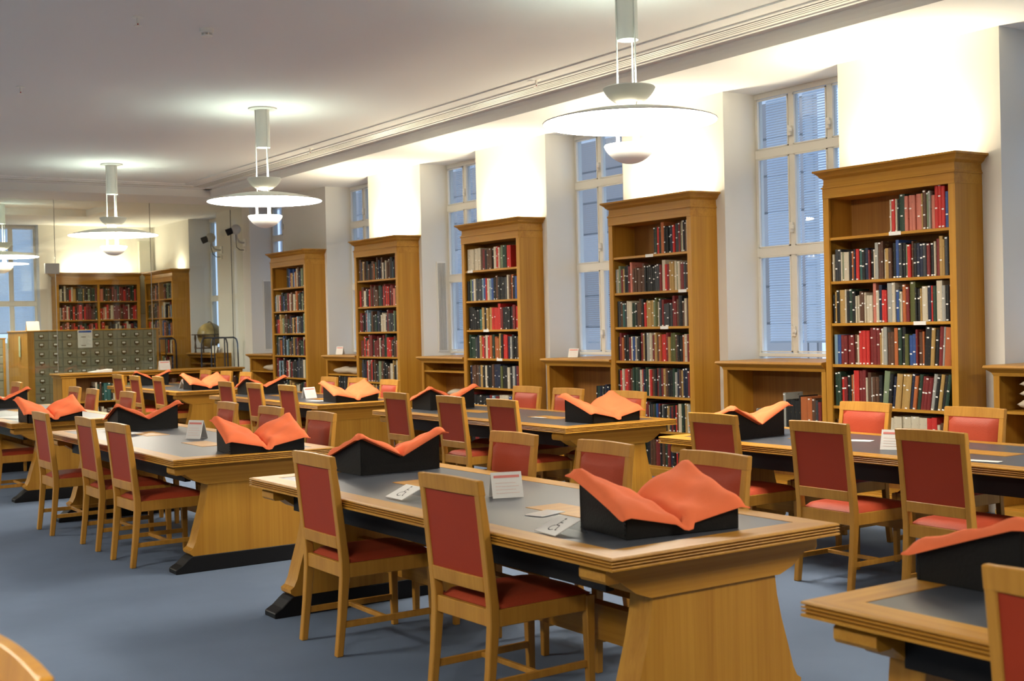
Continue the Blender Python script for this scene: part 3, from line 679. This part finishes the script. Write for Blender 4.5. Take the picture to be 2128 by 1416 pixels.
# ------------------------------------------------------------------ book cradles
def make_cradle():
    r = thing('book_cradle', '', 'book rest')
    HW, D = .255, .36
    he = lambda y: .085+.120*(y/D); hv = lambda y: .030+.055*(y/D)
    H = lambda x, y: hv(y)+(he(y)-hv(y))*abs(x)/HW
    st = MB(); T = .012
    for sx in (-1, 1):
        a, b = (-HW, -HW+T) if sx < 0 else (HW-T, HW)
        st.prism([(0, 0), (D, 0), (D, he(D)), (0, he(0))], 'x', a, b)
        xa, xb = (-HW, 0) if sx < 0 else (0, HW)
        # sloping board of this wing
        st.hexa([(xa, 0, H(xa, 0)-T), (xb, 0, H(xb, 0)-T), (xb, D, H(xb, D)-T), (xa, D, H(xa, D)-T), (xa, 0, H(xa, 0)), (xb, 0, H(xb, 0)), (xb, D, H(xb, D)), (xa, D, H(xa, D))])
        # front board
        st.prism([(xa, 0), (xb*.35 if sx > 0 else xa*.35 if False else xb, 0), (xb, H(xb, 0)), (xa, H(xa, 0))] if sx < 0 else [(xa, 0), (xb, 0), (xb, H(xb, 0)), (xa, H(xa, 0))], 'y', .0, T)
    st.prism([(-HW, 0), (-HW+.075, 0), (-HW+.075, .048), (HW-.045, .048), (HW-.045, 0), (HW, 0), (HW, he(D)), (0, hv(D)), (-HW, he(D))], 'y', D-T, D)
    st.build('stand', BLACK, r, bevel=.002)
    for z in (.018, .036, .054, .070):
        for x in (-HW, ): MB().cyl((x-.003, .016, z), (x+.001, .016, z), .0045, n=8).build('stud', BLACKW, r)
    # two-winged cushion
    n, mth = 28, 16; vs = []; fs = []
    for s_ in (0, 1):
        for i in range(n+1):
            for j in range(mth+1):
                u = i/n*2-1; q = j/mth
                ex = 1+.05*(abs(u) > .99); x = u*.283; y = -.012+q*.405
                # corners pull out, the sides draw in a little
                y += .018*(u*u)*(q-.5)*2; x *= 1+.03*abs(2*q-1)**3
                yy = min(max(y, 0), D); base = hv(yy)+(he(yy)-hv(yy))*min(abs(x)/HW, 1.0)+.10*max(0, y-D)+.04*min(0, y)-.25*max(0, abs(x)-HW)
                wu = min(1, abs(u)/.10); wing = (abs(u)-.5)*2
                pil = max(0, (1-wing**8))**.5*max(0, (1-(2*q-1)**8))**.5
                wr = .004*math.sin(9*u+5*q)+.003*math.sin(17*q-7*u)
                t = (.005+.030*pil*(.25+.75*wu)+1.5*wr*pil-.004*math.exp(-((abs(u)-.10)/.02)**2)*pil)
                if abs(u) < .09 and q < .05: y -= .022; base -= .014
                vs.append((x, y, base+(t+.003 if s_ == 0 else .002)))
    N = (n+1)*(mth+1)
    for s_ in (0, 1):
        for i in range(n):
            for j in range(mth):
                q = s_*N+i*(mth+1)+j; fs.append((q, q+mth+1, q+mth+2, q+1) if s_ == 0 else (q, q+1, q+mth+2, q+mth+1))
    for i in range(n): fs += [(i*(mth+1), N+i*(mth+1), N+(i+1)*(mth+1), (i+1)*(mth+1)), (i*(mth+1)+mth, (i+1)*(mth+1)+mth, N+(i+1)*(mth+1)+mth, N+i*(mth+1)+mth)]
    for j in range(mth): fs += [(j, j+1, N+j+1, N+j), (n*(mth+1)+j, N+n*(mth+1)+j, N+n*(mth+1)+j+1, n*(mth+1)+j+1)]
    smooth_by_angle(MB().add(vs, fs).build('cushion', ORANGE, r), 1.2)
    return r
cradle = make_cradle()
# x, y of the middle of the low front edge; turn 0 = low edge towards us
CR = [((3.235, 3.635), -.14, 'near end of the centre foreground table'), ((3.46, 6.63), math.pi, 'far end of the centre foreground table'),
      ((3.37, 7.95), -.12, 'near end of second left aisle table'), ((3.44, 10.98), math.pi-.05, 'far end of second left aisle table'), ((3.10, 12.40), .0, 'near end of the left edge table'), ((3.25, 15.60), math.pi, 'far end of the left edge table'),
      ((6.50, 8.10), .04, 'near end of the middle window-row table'), ((6.47, 11.00), math.pi, 'far end of the middle window-row table'), ((6.25, 6.60), math.pi+.03, 'far end of table before nearest bookcase'),
      ((6.43, 12.62), -.04, 'near end of the third window-row table'), ((6.47, 15.60), math.pi-.06, 'far end of the third window-row table'), ((6.45, 17.25), .0, 'near end of farthest window-side table'), ((6.45, 20.02), math.pi-.08, 'far end of farthest window-side table'),
      ((3.46, 2.53), math.pi, 'lower right corner table')]
for i, ((x, y), rz, lb) in enumerate(CR):
    o = cradle if i == 0 else copy_tree(cradle)
    o.location = (x, y, TH); o.rotation_euler = (0, 0, rz); tag(o, 'black book rest with orange cushion, %s' % lb, 'book rest', 'book rests with orange cushions')

# ------------------------------------------------------------------ signs and papers on the tables
def tent(x, y, z, rz, lb, w_=.15, h=.15, d=.09, pink=True):
    t = thing('tent_sign', lb, 'sign', (x, y, z), rz, 'white tent signs')
    for s_ in (-1, 1):
        MB().hexa([(-w_/2, s_*d/2, 0), (w_/2, s_*d/2, 0), (w_/2, s_*(d/2-.003), 0), (-w_/2, s_*(d/2-.003), 0), (-w_/2, s_*.002, h), (w_/2, s_*.002, h), (w_/2, s_*-.001, h), (-w_/2, s_*-.001, h)]).build('card', WHITEP if s_ < 0 else mat('white_card_back', (.70, .69, .66), .6, .3), t)
    if pink:
        # printed heading and lines on the sloping face
        def strip(z0, z1, x0, x1, m):
            f = lambda q: -d/2+(d/2-.002)*q/h-.0012
            MB().add([(x0, f(z0), z0), (x1, f(z0), z0), (x1, f(z1), z1), (x0, f(z1), z1)], [(0, 1, 2, 3)]).build('print', m, t)
        strip(h*.78, h*.88, -w_*.42, w_*.42, PINKP)
        for k in range(4): strip(h*(.18+.13*k), h*(.18+.13*k)+.003, -w_*.38, w_*(.38-.1*(k % 2)), mat('pale_print', (.78, .63, .58), .7, .2))
    return t
tent(3.32, 4.99, TH, -.35, 'white tent sign with red heading on the centre foreground table', .15, .118)
tent(3.41, 9.42, TH, -1.1, 'clear tent sign with printed card on second left aisle table', .15, .14)
tent(6.40, 13.82, TH, .25, 'white tent sign on the third window-row table', .17, .13)
tent(6.37, 18.10, TH, .9, 'white tent sign on the farthest window-side table', .15, .13)
tent(6.24, 5.08, TH, -1.2, 'tent sign mostly hidden behind a chair near nearest bookcase', .14, .12)
def wheel_card(x, y, rz, lb):
    t = thing('wheelchair_card', lb, 'sign', (x, y, TH), rz, 'wheelchair place cards')
    w_, l, a = .165, .125, .40; ca, sa = math.cos(a), math.sin(a)
    P = lambda u, v_, n_=0: (u, v_*ca-n_*sa, .004+v_*sa+n_*ca)
    def slab(u0, u1, v0, v1, n0, n1, nm, m, par):
        return MB().hexa([P(u0, v0, n0), P(u1, v0, n0), P(u1, v1, n0), P(u0, v1, n0), P(u0, v0, n1), P(u1, v0, n1), P(u1, v1, n1), P(u0, v1, n1)]).build(nm, m, par)
    slab(-w_/2, w_/2, 0, l, 0, .003, 'card', WHITEP, t)
    y1, z1 = l*ca, .004+l*sa
    MB().hexa([(-w_/2, y1, z1-.004), (w_/2, y1, z1-.004), (w_/2, y1, z1), (-w_/2, y1, z1), (-w_/2, y1+.03, 0), (w_/2, y1+.03, 0), (w_/2, y1+.033, 0), (-w_/2, y1+.033, 0)]).build('holder_leg', ACR, t)
    sy = MB(); K = .042
    arc = [(K*.5*math.cos(q), K*.42*math.sin(q)+l*.34) for q in [math.radians(100+e*14) for e in range(17)]]
    pts = lambda lst: [P(u, v_, .0035) for u, v_ in lst]
    def stroke(lst, wd=.0045):
        for p, q in zip(lst, lst[1:]):
            d = Vector((q[0]-p[0], q[1]-p[1])); 
            if d.length < 1e-6: continue
            d.normalize(); nx, ny = -d.y*wd/2, d.x*wd/2
            sy.add([P(p[0]-nx, p[1]-ny, .0036), P(q[0]-nx, q[1]-ny, .0036), P(q[0]+nx, q[1]+ny, .0036), P(p[0]+nx, p[1]+ny, .0036)], [(0, 1, 2, 3)])
    stroke(arc)
    stroke([(-.004, l*.80), (-.002, l*.50), (.022, l*.50), (.034, l*.24), (.042, l*.26)]); stroke([(-.003, l*.66), (.018, l*.66)])
    for q in range(8):
        a0, a1 = q*math.pi/4, (q+1)*math.pi/4
        sy.add([P(-.005, l*.88, .0036), P(-.005+.006*math.cos(a0), l*.88+.006*math.sin(a0), .0036), P(-.005+.006*math.cos(a1), l*.88+.006*math.sin(a1), .0036)], [(0, 1, 2)])
    sy.build('wheelchair_symbol', INK, t)
wheel_card(2.875, 5.29, -1.59, 'white wheelchair symbol card near the left chair of foreground table')
wheel_card(2.83, 3.99, -1.68, 'white wheelchair symbol card beside the nearest black book rest')
o = MB().box(-.08, .08, -.05, .05, 0, .005).build('acrylic_tile', CLEAR, bevel=.0015); o.location = (3.14, 4.42, TH); o.rotation_euler.z = .3; tag(o, 'clear acrylic tile lying flat on the centre foreground table', 'tile')
def paper(x, y, z, rz, lb, sx=.21, sy=.30, n=1):
    m = MB()
    m.box(-sx/2, sx/2, -sy/2, sy/2, 0, .0015*n); o = m.build('paper_sheet', WHITEP); o.location = (x, y, z); o.rotation_euler.z = rz; tag(o, lb, 'paper', 'loose papers')
paper(2.98, 13.35, TH, .3, 'open white papers on the left edge table', .3, .42, 3); paper(6.53, 5.58, TH, .4, 'small white paper on table before nearest bookcase', .1, .15); paper(6.05, 4.33, TH+.001, .2, 'clear slip beside inlay on table before nearest bookcase', .07, .22)
paper(6.2, 13.2, TH, .5, 'white paper by the third window-row table cradle', .12, .2); paper(3.2, 10.35, TH, .2, 'white sheet on the second left aisle table', .12, .2); paper(6.35, 9.0, TH+.001, .1, 'small slip on the middle window-row table', .05, .16)

# ------------------------------------------------------------------ low counter before the glass
cn = thing('counter', 'low oak counter with book shelves in front of the glass screen', 'counter', (5.30, 20.72, 0))
L, D = 3.05, .58
MB().box(-.05, L+.03, -.05, D, .925, .958).build('top', WX, cn, bevel=.008); MB().box(-.02, L, -.02, D, .885, .925).build('top_moulding', WX, cn, bevel=.008)
for x in (0, 1.0, 2.0, L-.04): MB().box(x, x+.04, .0, D-.02, 0, .885).build('side_panel', WZ, cn)
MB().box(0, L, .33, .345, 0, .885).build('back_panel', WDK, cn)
MB().box(0, .22, -.004, .02, 0, .885).build('end_stile', WZ, cn)
for z in (.09, .50): MB().box(.04, L-.04, .01, .33, z-.022, z).build('shelf', WX, cn)
MB().box(0, L, -.006, .015, 0, .07).build('plinth', WX, cn)
for z in (.09, .50):
    put_books(place_row(rrow(12, 'gtkkmNwr'), .50, .98, z, 0), (5.30, 20.72, 0), 0, z, '', '', False)
    put_books(place_row(rrow(20, GEN), 1.06, 1.98, z, 0), (5.30, 20.72, 0), 0, z, '', '', False); put_books(place_row(rrow(20, GEN), 2.06, 2.98, z, 0), (5.30, 20.72, 0), 0, z, '', '', False)
tent(7.05, 20.95, .958, .1, 'white tent sign on the low counter', .19, .15)
bn = MB(); bn.hexa([(-.16, -.14, 0), (.16, -.14, 0), (.16, .14, 0), (-.16, .14, 0), (-.16, -.14, .012), (.16, -.14, .05), (.16, .14, .05), (-.16, .14, .012)]); o = bn.build('ring_binder', WHITEP, bevel=.004); o.location = (5.98, 20.98, .958); tag(o, 'open white ring binder lying on the low counter', 'binder')
paper(6.45, 20.95, .958, .1, 'white sheet on the low counter beside binder', .3, .21)

# ------------------------------------------------------------------ card catalogue
def catalogue(x, y, nx, nrow, D, label, ztop, wl):
    c = thing('card_catalogue', label, 'cabinet', (x, y, 0), 0, 'card catalogues')
    Wd = wl+nx*.236+.05
    MB().box(.0, Wd, .012, D, 0, ztop-.02).build('body', WZ, c)
    MB().box(-.015, Wd+.015, -.012, D+.015, ztop-.022, ztop).build('top', WX, c, bevel=.004)
    MB().box(wl, Wd-.045, .004, .012, .06, ztop-.024).build('face', CATG, c)
    MB().box(Wd-.045, Wd, .0, .012, 0, ztop-.024).build('stile', WZ, c)
    if wl > .01: MB().box(0, wl, .0, .012, 0, ztop-.024).build('stile', WZ, c)
    dr = MB().box(-.110, .110, -.006, .004, -.068, .068); dm = None
    hm = None; cm = None
    for i in range(nx):
        for j in range(nrow):
            xx = wl+.118+i*.236; zz = ztop-.105-j*.149-(.012 if j >= 2 else 0)-(.012 if j >= 4 else 0)
            if zz < .1: continue
            if dm is None:
                d = dr.build('drawer', CATD, c, bevel=.003); dm = d.data
            else: d = link('drawer', dm, c)
            d.location = (xx, 0, zz)
            if hm is None:
                h = MB(); h.box(-.044, .044, -.012, -.006, -.018, .030); h.box(-.04, .04, -.028, -.006, -.032, -.020); h.box(-.01, .01, -.022, -.006, -.05, -.022)
                hh = h.build('label_pull', BRASS, d); hm = hh.data; cc = MB().box(-.027, .027, -.0135, -.0118, -.008, .019).build('label_card', WHITEP, d); cm = cc.data
            else: link('label_pull', hm, d); link('label_card', cm, d)
    return c
catalogue(5.20, 22.5, 9, 11, 1.45, 'long grey-green card catalogue with wooden end behind glass', 1.675, .11)
catalogue(3.13, 24.75, 9, 10, .7, 'brown card catalogue partly visible at far left', 1.56, .02)
nt_ = thing('notice_sheet', 'white notice with blue heading stuck on the card catalogue', 'notice', (6.165, 22.478, 1.355))
MB().box(-.125, .125, -.003, 0, 0, .31).build('sheet', WHITEP, nt_); MB().box(-.11, .11, -.0045, -.003, .265, .30).build('heading', BLUEP, nt_)
for k in range(9): MB().box(-.10, .10-.03*(k % 3), -.0045, -.003, .05+.022*k, .055+.022*k).build('text_line', mat('grey_print', (.5, .5, .52), .7, .2), nt_)
tag(MB().box(5.182, 5.184, 23.85, 23.93, 1.36, 1.55).build('green_card', mat('pale_green_card', (.45, .50, .30), .7, .2)), 'pale green card on the wooden end of card catalogue', 'card')
tag(MB().box(5.182, 5.184, 22.95, 23.07, 1.22, 1.58).build('green_card', mat('pale_green_card', (.45, .50, .30), .7, .2)), 'long pale green card on catalogue end nearer drawers', 'card')
tent(5.35, 22.75, 1.675, .1, 'white sign standing on top of card catalogue', .22, .16, pink=False)

# ------------------------------------------------------------------ globe, trolleys, cameras, grilles, ceiling fittings
gl = thing('globe', 'antique brown globe in a dark wooden floor-stand cradle on low case', 'globe', (8.68, 23.12, 1.188))
vs = MB().lathe([(.235*math.sin(math.pi*i/24), .335-.235*math.cos(math.pi*i/24)) for i in range(25)], 36)
smooth_by_angle(vs.build('sphere', GLOBE, gl, smooth=True))
MB().lathe([(.245, .335), (.345, .335), (.345, .352), (.245, .352), (.245, .335)], 40).build('horizon_ring', DKWOOD, gl)
m = MB(); nseg = 28
for i in range(nseg):
    a0, a1 = 2*math.pi*i/nseg, 2*math.pi*(i+1)/nseg
    m.cyl((0, .252*math.cos(a0), .335+.252*math.sin(a0)), (0, .252*math.cos(a1), .335+.252*math.sin(a1)), .010, n=6)
m.build('meridian_ring', BRASS, gl)
for k in range(4):
    a = math.pi/4+k*math.pi/2; x, y = .30*math.cos(a), .30*math.sin(a)
    MB().lathe([(.0, 0), (.022, 0), (.014, .05), (.022, .10), (.012, .2), (.024, .28), (.014, .335), (0, .335)], 12, (x, y, 0)).build('leg', DKWOOD, gl)
st = MB()
for k in range(4):
    a, b = math.pi/4+k*math.pi/2, math.pi/4+(k+1)*math.pi/2
    st.cyl((.3*math.cos(a), .3*math.sin(a), .085), (.3*math.cos(b), .3*math.sin(b), .085), .010)
st.cyl((0, 0, .08), (0, 0, .10), .03); st.cyl((-.22, 0, .085), (.22, 0, .085), .009)
st.build('stretcher', DKWOOD, gl)
tent(8.58, 22.62, 1.188, -1.2, 'white tent sign beside the globe', .17, .13, pink=False)
tent(8.72, 11.62, 1.188, -1.3, 'small white sign on low case by the second window', .14, .10, .06)
tent(8.62, 17.45, 1.188, -1.2, 'small white sign on low case beside fourth bookcase', .14, .12, .06)

def trolley(x, y, rz, lb):
    t = thing('book_trolley', lb, 'trolley', (x, y, 0), rz, 'blue book trolleys')
    MB().box(-.25, .25, -.27, .27, .15, .19).build('platform', DKWOOD, t)
    for yy, nm in ((-.25, 'frame'), (.25, 'frame')):
        f = MB(); f.tube([(-.26, yy, .19), (-.245, yy, 1.36), (-.225, yy, 1.44), (-.18, yy, 1.47), (.18, yy, 1.47), (.225, yy, 1.44), (.245, yy, 1.36), (.26, yy, .19)], .014)
        f.cyl((0, yy, .19), (0, yy, 1.47), .012)
        f.build(nm, TROL, t)
        if yy > 0: break
    MB().box(-.20, .20, -.22, .22, .19, .20).build('mat', DARK, t)
    for xx in (-.2, .2):
        for yy in (-.2, .2):
            MB().cyl((xx-.015, yy, .06), (xx+.015, yy, .06), .06, n=16).build('wheel', INK, t); MB().box(xx-.02, xx+.02, yy-.02, yy+.02, .06, .15).build('caster', GREY, t)
trolley(8.36, 21.80, .0, 'dark blue tubular book trolley in front of the white pier')
trolley(8.02, 24.2, .35, 'dark blue trolley handle before the side-on bookcase')

def cctv(y, z, lb, d):
    c = thing('security_camera', lb, 'camera', (XW, y, z), 0, 'wall cameras')
    MB().box(-.02, 0, -.06, .06, -.07, .07).build('wall_plate', LAMPW, c, bevel=.004)
    arm = [(0, 0, 0), (-.07, 0, .0), (-.13, d*.02, .02), (-.17, d*.03, .08), (-.18, d*.04, .17)]
    MB().tube(arm, .016, 10).build('arm', mat('pale_grey_metal', (.55, .55, .53), .4, .5), c)
    MB().tube([(0, .02, -.13), (-.09, .03, -.13), (-.15, .04, -.08), (-.19, d*.04, .06), (-.19, d*.04, .16)], .006, 6).build('cable', INK, c)
    MB().box(-.018, 0, -.035, .055, -.17, -.10).build('junction_box', LAMPW, c)
    MB().lathe([(.09*math.sin(math.pi*i/14), -.09*math.cos(math.pi*i/14)) for i in range(15)], 20, (-.19, d*.04, .23)).build('housing', mat('camera_grey', (.55, .55, .53), .4, .5), c, smooth=True)
    MB().cyl((-.23, d*.04, .22), (-.34, d*.04+.06, .17), .055, .06, 16).build('lens_hood', INK, c)
cctv(22.45, 3.10, 'grey security camera on curved arm, left one on the pier', 1)
cctv(21.30, 3.16, 'grey security camera on curved arm, right one on the pier', -1)

def grille(y, lb):
    g = thing('wall_grille', lb, 'grille', (8.93, y, 1.23), 0, 'louvre grilles in the window reveals')
    MB().box(0, .15, -.012, 0, 0, 1.25).build('frame', FRAMEW, g)
    for k in range(7): MB().box(.016+k*.018, .024+k*.018, -.018, -.010, .02, 1.23).build('louvre', mat('grille_grey', (.42, .42, .40), .5, .4), g)
grille(15.03, 'vertical white louvre grille in the reveal beside third bookcase'); grille(21.09, 'vertical louvre grille in the reveal beside fifth bookcase')

def sprinkler(x, y, z, lb):
    s = thing('sprinkler', lb, 'sprinkler', (x, y, z), 0, 'ceiling sprinklers')
    MB().cyl((0, 0, 0), (0, 0, -.008), .04, n=16).build('rose', LAMPW, s); MB().cyl((0, 0, -.008), (0, 0, -.05), .012).build('body', LAMPW, s)
    MB().cyl((0, 0, -.065), (0, 0, -.069), .028, n=12).build('deflector', LAMPW, s); MB().cyl((0, 0, -.05), (0, 0, -.066), .005).build('bulb', mat('red_glass_bulb', (.5, .05, .03), .2, .5), s)
for x, y, lb in ((3.02, 9.36, 'small ceiling sprinkler left of the smoke detector'), (2.89, 12.49, 'small ceiling sprinkler at the left edge'), (7.10, 9.97, 'small sprinkler beside the slotted vent, nearer one'), (7.10, 15.1, 'small sprinkler beside the slotted vent, farther one')):
    sprinkler(x, y, ZC, lb)
sd = thing('smoke_detector', 'round white smoke detector on the ceiling', 'smoke detector', (3.60, 9.48, ZC))
MB().lathe([(0, 0), (.055, 0), (.055, -.028), (.046, -.034), (0, -.034)], 24).build('base', LAMPW, sd)
for k in range(8):
    a = k*math.pi/4; MB().box(-.006, .006, -.003, .003, -.052, -.034).build('cage_bar', LAMPW, sd, loc=(.038*math.cos(a), .038*math.sin(a), 0))
MB().lathe([(0, -.060), (.040, -.060), (.044, -.052), (0, -.050)], 24).build('cap', LAMPW, sd)

tag(MB().box(8.36, 8.60, YB-.12, YB, 2.0, 3.52).build('duct_cover', mat('grey_green_paint', (.50, .50, .42), .6, .3), bevel=.006), 'grey-green boxed duct on the far wall between two bookcases', 'duct')
# all the smaller, farther books
so = stuff.build('books', [BMAT[k] for k in PK]+[PAGES, WHITEP])
tag(so, 'rows of small books filling the farther oak bookcases and shelves', 'books', kind='stuff')
